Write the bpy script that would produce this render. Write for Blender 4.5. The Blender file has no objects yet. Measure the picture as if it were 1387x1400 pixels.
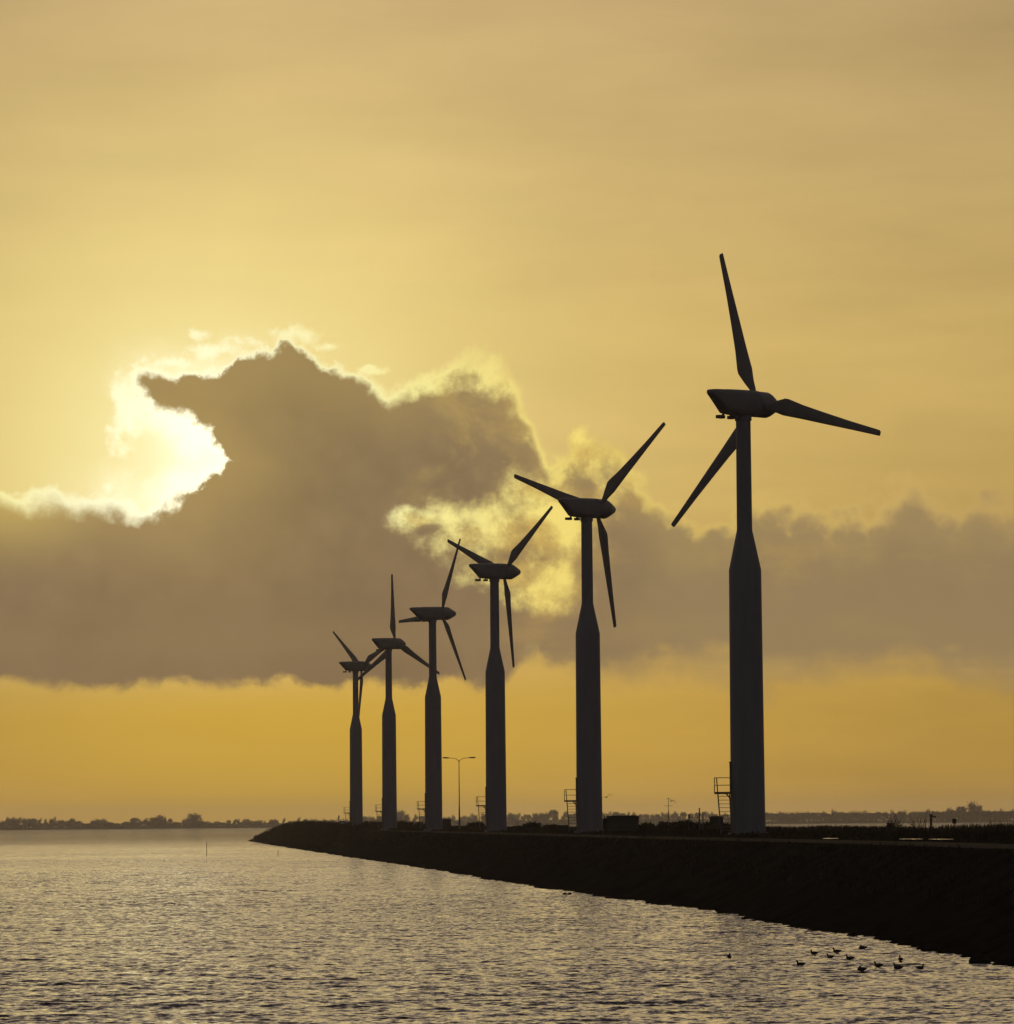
import bpy, bmesh, math, random
import numpy as np
from mathutils import Vector, Matrix

R = math.radians
random.seed(7)
RNG = np.random.default_rng(11)
SC = bpy.context.scene
COL = SC.collection

# ------------------------------------------------------------------ camera
F_PX, PW, PH = 5920.0, 1387.0, 1400.0          # focal length in photo pixels, photo size
HC = 5.0                                        # camera height above the water
PITCH, ROLL = R(4.094), R(0.475)
cam_d = bpy.data.cameras.new('camera')
cam_d.sensor_fit = 'HORIZONTAL'
cam_d.sensor_width = 36.0
cam_d.lens = 36.0 * F_PX / PW
cam_d.clip_start = 1.0
cam_d.clip_end = 40000.0
cam = bpy.data.objects.new('camera', cam_d)
COL.objects.link(cam)
CAM_ROT = Matrix.Rotation(R(90) + PITCH, 3, 'X') @ Matrix.Rotation(-ROLL, 3, 'Z')
cam.matrix_world = Matrix.Translation((0, 0, HC)) @ CAM_ROT.to_4x4()
SC.camera = cam
SC.view_settings.view_transform = 'Standard'
SC.view_settings.look = 'None'
SC.view_settings.exposure = 0.0
SC.view_settings.gamma = 1.0
SC.view_settings.use_curve_mapping = False
SC.cycles.use_denoising = True
SC.cycles.max_bounces = 6
SC.cycles.volume_bounces = 1
SC.cycles.sample_clamp_indirect = 4.0


def ray(px, py):
    v = CAM_ROT @ Vector(((px - PW / 2) / F_PX, (PH / 2 - py) / F_PX, -1.0))
    return v.normalized()


def at_depth(px, py, d):
    """point on the pixel's ray at horizontal forward distance d"""
    v = ray(px, py)
    return Vector((0, 0, HC)) + v * (d / v.y)


def at_z(px, py, z):
    v = ray(px, py)
    return Vector((0, 0, HC)) + v * ((z - HC) / v.z)


def sky_uv(px, py):
    """photo pixel -> sky coordinates: azimuth and elevation scaled to photo pixels"""
    v = ray(px, py)
    return (PW / 2 + math.atan2(v.x, v.y) * F_PX, 1123.75 - math.asin(v.z) * F_PX)


def lin(r, g, b):
    f = lambda c: (c / 255) / 12.92 if c / 255 <= 0.04045 else ((c / 255 + 0.055) / 1.055) ** 2.4
    return (f(r), f(g), f(b))


# ------------------------------------------------------------------ sky
SUN_PX = (268, 622)
_sd = ray(*SUN_PX)
SUN_EL = math.asin(_sd.z)
SUN_AZ = math.atan2(_sd.x, _sd.y)

world = bpy.data.worlds.new('World')
SC.world = world
world.use_nodes = True
WT = world.node_tree
WT.nodes.clear()


class E:
    """scalar or colour socket with operators, for building node maths"""
    tree = WT

    def __init__(self, s):
        self.s = s

    @staticmethod
    def put(sock, v):
        if isinstance(v, E):
            E.tree.links.new(v.s, sock)
        else:
            sock.default_value = v

    @staticmethod
    def m(op, *a, clamp=False):
        n = E.tree.nodes.new('ShaderNodeMath')
        n.operation = op
        n.use_clamp = clamp
        for k, v in enumerate(a):
            E.put(n.inputs[k], v)
        return E(n.outputs[0])

    def __add__(a, b): return E.m('ADD', a, b)
    __radd__ = __add__
    def __sub__(a, b): return E.m('SUBTRACT', a, b)
    def __rsub__(a, b): return E.m('SUBTRACT', b, a)
    def __mul__(a, b): return E.m('MULTIPLY', a, b)
    __rmul__ = __mul__
    def __truediv__(a, b): return E.m('DIVIDE', a, b)
    def __neg__(a): return E.m('MULTIPLY', a, -1.0)


def emin(a, b): return E.m('MINIMUM', a, b)
def emax(a, b): return E.m('MAXIMUM', a, b)
def eabs(a): return E.m('ABSOLUTE', a)
def esqrt(a): return E.m('SQRT', a)
def eexp(a): return E.m('EXPONENT', a)


def sstep(x, lo, hi, a=0.0, b=1.0):
    n = E.tree.nodes.new('ShaderNodeMapRange')
    n.interpolation_type = 'SMOOTHSTEP'
    for k, v in enumerate((x, lo, hi, a, b)):
        E.put(n.inputs[k], v)
    return E(n.outputs[0])


def cmix(f, a, b, blend='MIX'):
    n = E.tree.nodes.new('ShaderNodeMix')
    n.data_type = 'RGBA'
    n.blend_type = blend
    n.clamp_result = False
    E.put(n.inputs[0], f)
    for k, v in ((6, a), (7, b)):
        if isinstance(v, tuple):
            n.inputs[k].default_value = (*v, 1.0)
        else:
            E.put(n.inputs[k], v)
    return E(n.outputs[2])


def cscale(c, f):
    n = E.tree.nodes.new('ShaderNodeVectorMath')
    n.operation = 'SCALE'
    E.put(n.inputs[0], c)
    E.put(n.inputs[3], f)
    return E(n.outputs[0])


def ramp(x, stops):
    n = E.tree.nodes.new('ShaderNodeValToRGB')
    cr = n.color_ramp
    while len(cr.elements) > 1:
        cr.elements.remove(cr.elements[-1])
    for k, (p, c) in enumerate(stops):
        e = cr.elements[0] if k == 0 else cr.elements.new(p)
        e.position = p
        e.color = (*c, 1.0)
    E.put(n.inputs[0], x)
    return E(n.outputs[0])


def curve(x, pts, x0, x1, y0, y1, vec=True):
    n = E.tree.nodes.new('ShaderNodeFloatCurve')
    c = n.mapping.curves[0]
    pts = sorted(pts)
    P = [((px - x0) / (x1 - x0), (py - y0) / (y1 - y0)) for px, py in pts]
    c.points[0].location = P[0]
    c.points[1].location = P[-1]
    for p in P[1:-1]:
        c.points.new(*p)
    for p in c.points:
        p.handle_type = 'VECTOR' if vec else 'AUTO_CLAMPED'
    n.mapping.update()
    E.put(n.inputs['Value'], (x - x0) / (x1 - x0))
    return E(n.outputs[0]) * (y1 - y0) + y0


def noise(vec, scale, detail=4.0, rough=0.55, lac=2.0, dist=0.0):
    n = E.tree.nodes.new('ShaderNodeTexNoise')
    n.noise_dimensions = '3D'
    E.put(n.inputs['Vector'], vec)
    n.inputs['Scale'].default_value = scale
    n.inputs['Detail'].default_value = detail
    n.inputs['Roughness'].default_value = rough
    n.inputs['Lacunarity'].default_value = lac
    n.inputs['Distortion'].default_value = dist
    return E(n.outputs['Fac'])


def build_sky():
    nt = WT
    tc = nt.nodes.new('ShaderNodeTexCoord')
    sep = nt.nodes.new('ShaderNodeSeparateXYZ')
    nt.links.new(tc.outputs['Generated'], sep.inputs[0])
    dx, dy, dz = (E(sep.outputs[k]) for k in range(3))
    D = E(tc.outputs['Generated'])
    U0 = E.m('ARCTAN2', dx, dy) * F_PX + PW / 2
    V0 = emin(1123.75 - E.m('ARCSINE', dz) * F_PX, 1123.75)

    def comb(a, b, c):
        n = nt.nodes.new('ShaderNodeCombineXYZ')
        for k, v in enumerate((a, b, c)):
            E.put(n.inputs[k], v)
        return E(n.outputs[0])

    # direction stretched so that streaks run level
    Dst = comb(dx, dy, dz * 5.0)
    n_big = noise(D, F_PX / 230.0, 7.0, 0.58)
    n_mid = noise(D, F_PX / 70.0, 6.0, 0.62)
    n_fine = noise(D, F_PX / 24.0, 4.0, 0.6)
    n_streak = noise(Dst, F_PX / 420.0, 5.0, 0.55)
    n_soft = noise(Dst, F_PX / 1300.0, 3.0, 0.5)

    # ---- the clear, thinly veiled sky
    sk = nt.nodes.new('ShaderNodeTexSky')
    sk.sky_type = 'NISHITA'
    sk.sun_disc = False
    sk.sun_elevation = SUN_EL
    sk.sun_rotation = SUN_AZ
    sk.altitude = 0.0
    sk.air_density = 1.0
    sk.dust_density = 4.0
    sk.ozone_density = 1.5
    nishita = cscale(E(sk.outputs[0]), 0.10)

    su, sv = sky_uv(*SUN_PX)
    ru, rv = U0 - su, V0 - sv
    r = esqrt(ru * ru + rv * rv)
    # brightness of the veil by height, then by side
    veil_v = ramp(V0 / 1130.0, [
        (0.0, lin(194, 165, 113)), (0.18, lin(203, 173, 113)), (0.42, lin(208, 176, 105)),
        (0.62, lin(202, 168, 95)), (0.80, lin(203, 163, 80)), (0.87, lin(203, 161, 72)),
        (0.94, lin(207, 162, 69)), (0.97, lin(216, 169, 74)), (1.0, lin(228, 181, 90))])
    side = curve(U0, [(-3000, 0.5), (-700, 0.80), (-100, 0.90), (120, 0.97), (400, 1.08), (700, 1.0), (1000, 0.95),
                      (1387, 0.86), (2000, 0.74), (4000, 0.5)], -3000, 4000, 0, 2, vec=False)
    veil = cscale(veil_v, side)
    veil = cscale(veil, 1.0 - sstep(V0, 860.0, 960.0) * sstep(U0, 600.0, 1250.0) * 0.07)
    veil = cscale(veil, (n_streak - 0.5) * 0.36 + (n_soft - 0.5) * 0.34 + (n_mid - 0.5) * 0.05 + 1.0)
    re = esqrt(ru * ru * 0.62 + rv * rv * 0.85)
    g_wide = eexp(re * re * (-1.0 / (330.0 * 330.0)))
    g_mid = eexp(re * (-1.0 / 150.0))
    g_core = eexp(r * (-1.0 / 55.0))
    above = sstep(V0, 1000.0, 800.0)
    # faint fan of light spreading from the sun
    ang = E.m('ARCTAN2', rv, ru)
    fan = noise(comb(ang * 1.0, 0.37, 1.9), 5.0, 3.0, 0.55)
    veil = cscale(veil, (fan - 0.5) * 0.16 * eexp(r * (-1.0 / 600.0)) + 1.0)
    gold = lin(247, 222, 140)
    veil = cmix(g_wide * above * 0.86, veil, gold)
    veil = cmix(g_mid * above, veil, lin(255, 242, 165))
    veil = cmix(g_core, veil, (1.3, 1.24, 0.88))
    # orange warmth under the cloud bank, strongest below the sun
    bw = eexp((U0 - 400) * (U0 - 400) * (-1.0 / (420.0 * 420.0))) * sstep(V0, 900.0, 985.0)
    veil = cmix(bw * 0.7, veil, lin(212, 169, 55))

    # ---- cloud shapes, in sky coordinates
    wu = U0 + (n_mid - 0.5) * 26.0 + (n_fine - 0.5) * 12.0
    n_w2 = noise(comb(dy, dz, dx), F_PX / 70.0, 6.0, 0.62)
    wv = V0 + (n_w2 - 0.5) * 26.0 + (n_fine - 0.5) * 8.0

    top = [(-600, 497), (150, 497), (184, 500), (210, 495),
           (240, 501), (275, 505), (300, 498), (318, 484), (336, 474), (352, 474), (366, 470), (382, 462), (400, 460), (418, 466),
           (440, 482), (470, 492), (500, 504), (530, 522), (556, 522), (580, 504), (615, 492), (660, 496), (692, 512),
           (714, 540), (730, 580), (748, 622), (764, 612), (790, 592), (820, 586), (850, 602), (870, 640), (900, 668), (930, 682),
           (960, 688), (1000, 674), (1040, 658), (1060, 654), (1090, 672), (1120, 670), (1150, 682), (1190, 668),
           (1203, 660), (1216, 650), (1232, 645), (1248, 646), (1262, 652), (1276, 657), (1290, 658), (1340, 653), (1387, 662), (1500, 655), (2000, 690)]
    bot = [(-600, 940), (0, 938), (60, 946), (110, 954), (170, 951), (230, 946), (300, 941), (340, 934), (400, 940),
           (450, 945), (560, 944), (640, 946), (690, 940), (718, 905), (742, 895), (780, 915), (830, 942), (900, 950),
           (960, 962), (1000, 960), (1060, 975), (1150, 972), (1250, 968), (1387, 980), (2000, 975)]
    T = curve(wu, [sky_uv(*p) for p in top], -600, 2000, 300, 1130)
    B = curve(wu, [sky_uv(*p) for p in bot], -600, 2000, 300, 1130)
    g_up = [(60, 420), (130, 480), (172, 530), (180, 546), (215, 568), (240, 580), (261, 589), (285, 606), (304, 626), (330, 656), (700, 1110)]
    g_lo = [(60, 664), (120, 671), (160, 679), (190, 686), (224, 678), (264, 666), (290, 644), (304, 628), (330, 604), (700, 320)]
    GU = curve(wu, [sky_uv(*p) for p in g_up], 50, 720, 300, 1130)
    GL = curve(wu, [sky_uv(*p) for p in g_lo], 50, 720, 300, 1130)
    gap = emin(wv - GU, GL - wv)
    LB = curve(wu, [sky_uv(*p) for p in [(-600, 664), (0, 660), (60, 664), (120, 671), (160, 679), (190, 686), (230, 688), (400, 690)]], -600, 400, 300, 1130)
    tipu, tipv = sky_uv(174, 522)
    head = emin(wv - T, (wu - tipu - emin(eabs(wv - tipv), 40.0) * 0.35) * 0.9)
    body = emin(emax(emin(head, -gap), wv - LB), B - wv)
    right = sstep(U0, 720.0, 980.0)
    lobe = eexp((U0 - 690) * (U0 - 690) * (-1.0 / (115.0 * 115.0))) * sstep(V0, 760.0, 640.0)
    leftb = sstep(U0, 190.0, 20.0)
    vo = nt.nodes.new('ShaderNodeTexVoronoi')
    vo.feature = 'F1'
    vo.inputs['Scale'].default_value = F_PX / 46.0
    vo.inputs['Detail'].default_value = 1.0
    vo.inputs['Roughness'].default_value = 0.55
    vdist = nt.nodes.new('ShaderNodeVectorMath')
    vdist.operation = 'ADD'
    E.put(vdist.inputs[0], D)
    E.put(vdist.inputs[1], comb(n_mid * 0.003, n_fine * 0.0015, n_w2 * 0.003))
    nt.links.new(vdist.outputs[0], vo.inputs['Vector'])
    bil = 0.45 - E(vo.outputs['Distance'])
    upp = sstep(V0, 900.0, 780.0)
    puff = (n_big - 0.5) * 110.0 * (lobe * 0.22 + right * 0.45 + 0.14) + (n_mid - 0.5) * (66.0 + lobe * 60.0 - right * 26.0 - leftb * 40.0) \
        + bil * (14.0 + right * 34.0 + lobe * 8.0) * upp + (n_fine - 0.5) * (16.0 + lobe * 30.0) + ((n_streak - 0.5) * 150.0 + (n_big - 0.5) * 150.0) * right * (1.0 - upp)
    dens = body + puff - 3.0
    # lower edge is softer on the right
    low = sstep(V0, 800.0, 930.0)
    aw = 6.0 + lobe * 18.0 + right * 20.0 + low * right * 50.0 + low * 9.0 + leftb * 2.0
    vary0 = sstep(n_big, 0.34, 0.68)
    alpha = sstep(dens, -3.0 - vary0 * 16.0 * (1.0 - leftb * 0.8) - lobe * 16.0 - right * 4.0, aw)
    # ---- thin bright hole in the cloud behind the turbines
    def ell(cx, cy, rx, ry):
        eu, ev = sky_uv(cx, cy)
        a, b = (wu - eu) * (1.0 / rx), (wv - ev) * (1.0 / ry)
        return 1.0 - esqrt(a * a + b * b)
    hole = None
    for e in [(655, 722, 105, 62), (575, 712, 52, 22), (728, 672, 92, 50), (808, 614, 92, 50), (885, 640, 75, 45), (745, 800, 70, 34), (950, 668, 75, 30),
              (690, 785, 70, 30), (760, 705, 90, 55)]:
        v = ell(*e)
        hole = v if hole is None else emax(hole, v)
    hole = hole + (n_big - 0.5) * 2.6 + (n_mid - 0.5) * 2.0 + (n_fine - 0.5) * 0.7
    isl = emax(emax(ell(745, 640, 44, 22), ell(583, 724, 26, 10)), ell(650, 645, 60, 40))
    thin = sstep(hole, -0.05, 0.95) * (1.0 - sstep(isl + (n_mid - 0.5) * 0.9, 0.0, 0.5) * 0.8)

    # ---- cloud colour
    vary = sstep(n_big, 0.36, 0.66)
    lw = (vary * 22.0 + 11.0) + lobe * 24.0 + leftb * 6.0 + right * 24.0
    upper = sstep(V0, 905.0, 840.0)
    lining = sstep(dens, lw, 1.0) * upper
    near = eexp(r * (-1.0 / 330.0))
    lit = ramp(r / 1200.0, [(0.0, (1.6, 1.5, 1.05)), (0.10, (1.15, 1.10, 0.72)), (0.15, (1.06, 1.0, 0.60)), (0.26, lin(255, 244, 158)),
                            (0.42, lin(248, 224, 122)), (0.58, lin(222, 190, 104)), (0.8, lin(206, 173, 101)), (1.0, lin(182, 150, 92))])
    dark = ramp(V0 / 1130.0, [(0.40, lin(148, 125, 84)), (0.58, lin(140, 117, 84)), (0.72, lin(139, 115, 83)),
                              (0.82, lin(139, 114, 81)), (0.85, lin(142, 116, 78))])
    dark = cscale(dark, sstep(U0, 450.0, 1000.0, 1.0, 1.12) * ((n_big - 0.5) * 0.55 + (n_mid - 0.5) * 0.30 * upp + (n_soft - 0.5) * 0.4 + bil * 0.10 * upp + 1.0))
    dark = cmix(right * 0.55, dark, lin(156, 133, 92))
    warm = eexp(r * r * (-1.0 / (170.0 * 170.0)))
    dark = cmix(warm * 0.40, dark, lin(190, 160, 92))
    # light leaking through the thinner margins
    leak = sstep(dens + (n_big - 0.5) * 120.0, 95.0, 5.0) * upper
    dark = cmix(leak * 0.30, dark, lin(190, 160, 96))
    lbank = leftb * sstep(V0, 800.0, 670.0)
    dark = cmix(lbank * 0.75, dark, lin(205, 176, 98))
    # lighter, yellower wisps inside the right half of the bank
    wisp = sstep(n_big + (n_streak - 0.5) * 0.9, 0.44, 0.66) * sstep(U0, 640.0, 800.0) * (low * 0.3 + 0.55)
    dark = cmix(wisp, dark, lin(190, 156, 86))
    cl = cmix(lining, dark, lit)
    n_curl = noise(D, F_PX / 120.0, 8.0, 0.62, dist=0.9)
    vapour = cmix(sstep(n_curl + (n_mid - 0.5) * 0.5, 0.33, 0.60), lin(206, 172, 92), cscale(lit, (n_mid - 0.5) * 0.4 + 1.02))
    cl = cmix(lobe * sstep(n_curl + (n_mid - 0.5) * 0.6, 0.44, 0.72) * 0.6, cl, lin(196, 166, 94))
    cl = cmix(thin * 0.92, cl, vapour)
    # glare hugging the cloud's edge next to the hidden sun
    glare = sstep(dens, -62.0, -2.0) * eexp(r * r * (-1.0 / (105.0 * 105.0))) * above
    veil = cmix(glare, veil, (1.35, 1.30, 0.95))
    sky = cmix(alpha, veil, cl)

    # ---- bright shreds above the head of the cloud
    sh = None
    for e in [(300, 478, 62, 20), (340, 470, 36, 14), (275, 455, 26, 14), (408, 455, 44, 22), (452, 474, 26, 11), (235, 498, 50, 14),
              (172, 560, 34, 62), (510, 505, 40, 10)]:
        v = ell(*e)
        sh = v if sh is None else emax(sh, v)
    sh = sstep(sh + (n_mid - 0.5) * 2.6 + (n_fine - 0.5) * 1.8 + (n_big - 0.5) * 1.2, 0.10, 0.95) * (1.0 - alpha)
    sky = cmix(sh * 0.85, sky, lit)

    # ---- faint golden flecks under the bank
    fl = sstep(noise(Dst, F_PX / 160.0, 5.0, 0.6), 0.55, 0.75) * sstep(V0, 950.0, 985.0) * sstep(V0, 1085.0, 1020.0)
    sky = cmix(fl * 0.16, sky, lin(226, 180, 62))

    # ---- away from the sun the plain evening sky takes over, with grey cloud
    cosang = dx * _sd.x + dy * _sd.y + dz * _sd.z
    front = sstep(cosang, math.cos(R(58)), math.cos(R(14)))
    grey = cmix(0.80, nishita, (0.098, 0.080, 0.084))
    grey = cscale(grey, (n_soft - 0.5) * 0.8 + 0.62)
    el = E.m('ARCSINE', dz)
    high = ramp(el / 1.2, [(0.0, lin(198, 168, 112)), (0.165, lin(187, 162, 120)), (0.26, lin(172, 153, 136)), (0.45, lin(132, 115, 114)), (0.8, lin(84, 76, 84)), (1.0, lin(78, 72, 82))])
    sky = cmix(sstep(el, R(10.5), R(15)), sky, cscale(high, (n_soft - 0.5) * 0.5 + 1.0))
    sky = cmix(front, grey, sky)
    # thin blue-grey to keep the top of the dome quiet
    bg = nt.nodes.new('ShaderNodeBackground')
    bg.inputs['Strength'].default_value = 1.0
    E.put(bg.inputs['Color'], sky)
    out = nt.nodes.new('ShaderNodeOutputWorld')
    nt.links.new(bg.outputs[0], out.inputs['Surface'])


build_sky()
world.cycles.sampling_method = 'MANUAL'
world.cycles.sample_map_resolution = 2048

sun_d = bpy.data.lights.new('sun', 'SUN')
sun_d.energy = 0.10                 # the sun stands behind the cloud
sun_d.angle = R(40)
sun_d.color = (1.0, 0.80, 0.50)
sun = bpy.data.objects.new('sun', sun_d)
sun.rotation_euler = Vector((-_sd.x, -_sd.y, -_sd.z)).to_track_quat('-Z', 'Y').to_euler()
COL.objects.link(sun)

# ------------------------------------------------------------------ materials
MATS = {}


def mat(name, col, rough=0.8, var=0.0, scale=1.0, metal=0.0, bump=0.0, stretch=(1, 1, 1), spec=0.5):
    m = bpy.data.materials.new(name)
    m.use_nodes = True
    nt = m.node_tree
    bs = nt.nodes['Principled BSDF']
    bs.inputs['Roughness'].default_value = rough
    bs.inputs['Metallic'].default_value = metal
    bs.inputs['Specular IOR Level'].default_value = spec
    tc = nt.nodes.new('ShaderNodeTexCoord')
    mp = nt.nodes.new('ShaderNodeMapping')
    mp.inputs['Scale'].default_value = stretch
    nt.links.new(tc.outputs['Object'], mp.inputs[0])
    nz = nt.nodes.new('ShaderNodeTexNoise')
    nz.inputs['Scale'].default_value = scale
    nz.inputs['Detail'].default_value = 5.0
    nt.links.new(mp.outputs[0], nz.inputs['Vector'])
    cr = nt.nodes.new('ShaderNodeValToRGB')
    cr.color_ramp.elements[0].position = 0.3
    cr.color_ramp.elements[1].position = 0.7
    cr.color_ramp.elements[0].color = (*[c * (1 - var) for c in col], 1)
    cr.color_ramp.elements[1].color = (*[c * (1 + var) for c in col], 1)
    nt.links.new(nz.outputs['Fac'], cr.inputs[0])
    nt.links.new(cr.outputs[0], bs.inputs['Base Color'])
    if bump:
        bp = nt.nodes.new('ShaderNodeBump')
        bp.inputs['Strength'].default_value = bump
        nt.links.new(nz.outputs['Fac'], bp.inputs['Height'])
        nt.links.new(bp.outputs[0], bs.inputs['Normal'])
    MATS[name] = m
    return m


M_CONC = mat('tower_paint', (0.25, 0.26, 0.30), 0.6, 0.10, 0.5, stretch=(3, 3, 0.3))
M_NAC = mat('nacelle_paint', (0.26, 0.25, 0.25), 0.5, 0.08, 1.2)
M_BLADE = mat('blade_paint', (0.26, 0.25, 0.24), 0.45, 0.06, 1.0)
M_STEEL = mat('galvanised_steel', (0.16, 0.15, 0.15), 0.55, 0.2, 8.0, metal=0.6)
M_DOOR = mat('door_paint', (0.10, 0.11, 0.12), 0.5, 0.1, 3.0)
M_DARK = mat('dark_metal', (0.05, 0.05, 0.055), 0.5, 0.1, 3.0)
M_CAB = mat('cabinet_paint', (0.028, 0.033, 0.027), 0.6, 0.2, 2.0)
M_CARW = mat('white_car_paint', (0.6, 0.6, 0.6), 0.3, 0.02, 1.0)
M_GLASS = mat('car_glass', (0.02, 0.02, 0.025), 0.05, 0.0, 1.0)
M_RUB = mat('rubber', (0.02, 0.02, 0.02), 0.9)
M_REDL = mat('tail_lamp', (0.25, 0.02, 0.015), 0.3)
M_WOOD = mat('weathered_wood', (0.10, 0.075, 0.055), 0.9, 0.3, 6.0, stretch=(4, 4, 0.5))
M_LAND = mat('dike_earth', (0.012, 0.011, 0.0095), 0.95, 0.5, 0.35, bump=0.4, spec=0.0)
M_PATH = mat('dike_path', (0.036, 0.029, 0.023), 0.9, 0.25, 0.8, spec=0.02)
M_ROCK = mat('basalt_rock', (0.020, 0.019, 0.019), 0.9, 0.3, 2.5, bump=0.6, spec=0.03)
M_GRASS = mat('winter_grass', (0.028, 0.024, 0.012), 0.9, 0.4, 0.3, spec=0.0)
M_REED = mat('dry_reed', (0.045, 0.035, 0.022), 0.9, 0.35, 0.3, spec=0.0)
M_TWIG = mat('bare_twigs', (0.055, 0.045, 0.036), 0.9, 0.3, 0.6, spec=0.1)
M_BARK = mat('bark', (0.07, 0.055, 0.045), 0.95, 0.3, 2.0, spec=0.1)
M_LEAF = mat('dark_shrub_leaf', (0.030, 0.032, 0.017), 0.85, 0.4, 1.0, spec=0.0)
M_FAR = mat('far_field', (0.06, 0.06, 0.035), 0.95, 0.3, 0.01, spec=0.1)
M_DUCK = mat('dark_plumage', (0.045, 0.038, 0.032), 0.7, 0.4, 9.0)
M_BILL = mat('duck_bill', (0.16, 0.13, 0.05), 0.5)
M_GULL = mat('gull_plumage', (0.20, 0.19, 0.185), 0.8, 0.25, 4.0)


# ------------------------------------------------------------------ mesh helpers
def tag(o, label=None, cat=None, group=None, kind=None):
    if label: o['label'] = label
    if cat: o['category'] = cat
    if group: o['group'] = group
    if kind: o['kind'] = kind
    return o


def link(o, parent=None):
    COL.objects.link(o)
    if parent is not None:
        o.parent = parent
    return o


def empty(name, loc=(0, 0, 0), rz=0.0):
    o = bpy.data.objects.new(name, None)
    o.empty_display_size = 0.5
    o.location = loc
    o.rotation_euler = (0, 0, rz)
    return link(o)


def obj(name, bm, m, parent=None, smooth=False):
    bmesh.ops.recalc_face_normals(bm, faces=bm.faces[:])
    me = bpy.data.meshes.new(name)
    bm.to_mesh(me)
    bm.free()
    for mm in (m if isinstance(m, (list, tuple)) else [m]):
        me.materials.append(mm)
    if smooth:
        for p in me.polygons:
            p.use_smooth = True
    return link(bpy.data.objects.new(name, me), parent)


def np_obj(name, verts, faces, m, parent=None, smooth=False):
    """faces: (n,k) int array, all with k corners"""
    verts = np.asarray(verts, dtype=np.float32)
    faces = np.asarray(faces, dtype=np.int32)
    me = bpy.data.meshes.new(name)
    k = faces.shape[1]
    me.vertices.add(len(verts))
    me.vertices.foreach_set('co', verts.ravel())
    me.loops.add(faces.size)
    me.loops.foreach_set('vertex_index', faces.ravel())
    me.polygons.add(len(faces))
    me.polygons.foreach_set('loop_start', np.arange(0, faces.size, k, dtype=np.int32))
    me.polygons.foreach_set('loop_total', np.full(len(faces), k, dtype=np.int32))
    if smooth:
        me.polygons.foreach_set('use_smooth', np.ones(len(faces), dtype=bool))
    me.update()
    me.validate()
    me.materials.append(m)
    return link(bpy.data.objects.new(name, me), parent)


def box(bm, c, s, rot=None):
    m = Matrix.Translation(c)
    if rot is not None:
        m = m @ rot.to_4x4()
    m = m @ Matrix.Diagonal((*s, 1.0))
    return bmesh.ops.create_cube(bm, size=1.0, matrix=m)['verts']


def bar(bm, a, b, r0, r1=None, n=8):
    a, b = Vector(a), Vector(b)
    d = b - a
    q = d.to_track_quat('Z', 'Y').to_matrix().to_4x4()
    m = Matrix.Translation((a + b) / 2) @ q
    bmesh.ops.create_cone(bm, cap_ends=True, segments=n, radius1=r0, radius2=r0 if r1 is None else r1,
                          depth=d.length, matrix=m)


def tube(bm, pts, r, n=8):
    for a, b in zip(pts[:-1], pts[1:]):
        bar(bm, a, b, r, n=n)


def loft(bm, rings, cap=True):
    vs = [[bm.verts.new(p) for p in ring] for ring in rings]
    n = len(vs[0])
    for a, b in zip(vs[:-1], vs[1:]):
        for k in range(n):
            bm.faces.new((a[k], a[(k + 1) % n], b[(k + 1) % n], b[k]))
    if cap:
        bm.faces.new(list(reversed(vs[0])))
        bm.faces.new(vs[-1])


def lathe(bm, prof, n=48):
    loft(bm, [[(r * math.cos(2 * math.pi * k / n), r * math.sin(2 * math.pi * k / n), z) for k in range(n)] for r, z in prof])


def nodeless(o):
    return o


# ------------------------------------------------------------------ water
def vnoise(x, y, seed):
    """smooth value noise on arrays"""
    def h(i, j):
        v = np.sin(i * 127.1 + j * 311.7 + seed * 74.7) * 43758.5453
        return v - np.floor(v)
    xi, yi = np.floor(x), np.floor(y)
    fx, fy = x - xi, y - yi
    fx = fx * fx * (3 - 2 * fx)
    fy = fy * fy * (3 - 2 * fy)
    return (h(xi, yi) * (1 - fx) + h(xi + 1, yi) * fx) * (1 - fy) + (h(xi, yi + 1) * (1 - fx) + h(xi + 1, yi + 1) * fx) * fy


WAVES = []
_w = np.random.default_rng(5)
for _k in range(80):
    lam = 0.24 * (5.0 / 0.24) ** (_k / 79.0)
    ang = R(90) + R(-8) + _w.normal(0, R(24 + 18 * (1 - _k / 79.0)))      # travel direction, crests lie across the view
    steep = 0.021 * (1.0 if lam < 0.9 else (0.9 / lam) ** 0.85)
    WAVES.append((lam, math.cos(ang), math.sin(ang), steep * lam / (2 * math.pi) * 1.0, _w.uniform(0, 6.283)))


def water_z(x, y, spacing):
    x = np.asarray(x, dtype=np.float64)
    y = np.asarray(y, dtype=np.float64)
    z = np.zeros_like(x)
    gust = 0.45 + 0.75 * (0.5 * vnoise(x / 55.0, y / 120.0, 3) + 0.5 * vnoise(x / 17.0, y / 45.0, 8)) \
        + 0.25 * vnoise(x / 4.0, y / 7.0, 21)
    env = [0.4 + 1.2 * vnoise(x / (lam_ * 5), y / (lam_ * 3.0), 40 + k_) for k_, lam_ in enumerate((0.5, 1.0, 2.2, 4.5))]
    for lam, cx, cy, a, ph in WAVES:
        f = np.clip((lam / np.maximum(spacing, 1e-6) - 2.2) / 2.0, 0, 1)
        if not np.any(f > 0):
            continue
        e = env[0 if lam < 0.7 else 1 if lam < 1.5 else 2 if lam < 3.2 else 3]
        p = (x * cx + y * cy) * (2 * math.pi / lam) + ph
        z += a * f * e * (np.sin(p) + 0.28 * np.cos(2 * p))
    return z * gust


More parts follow.
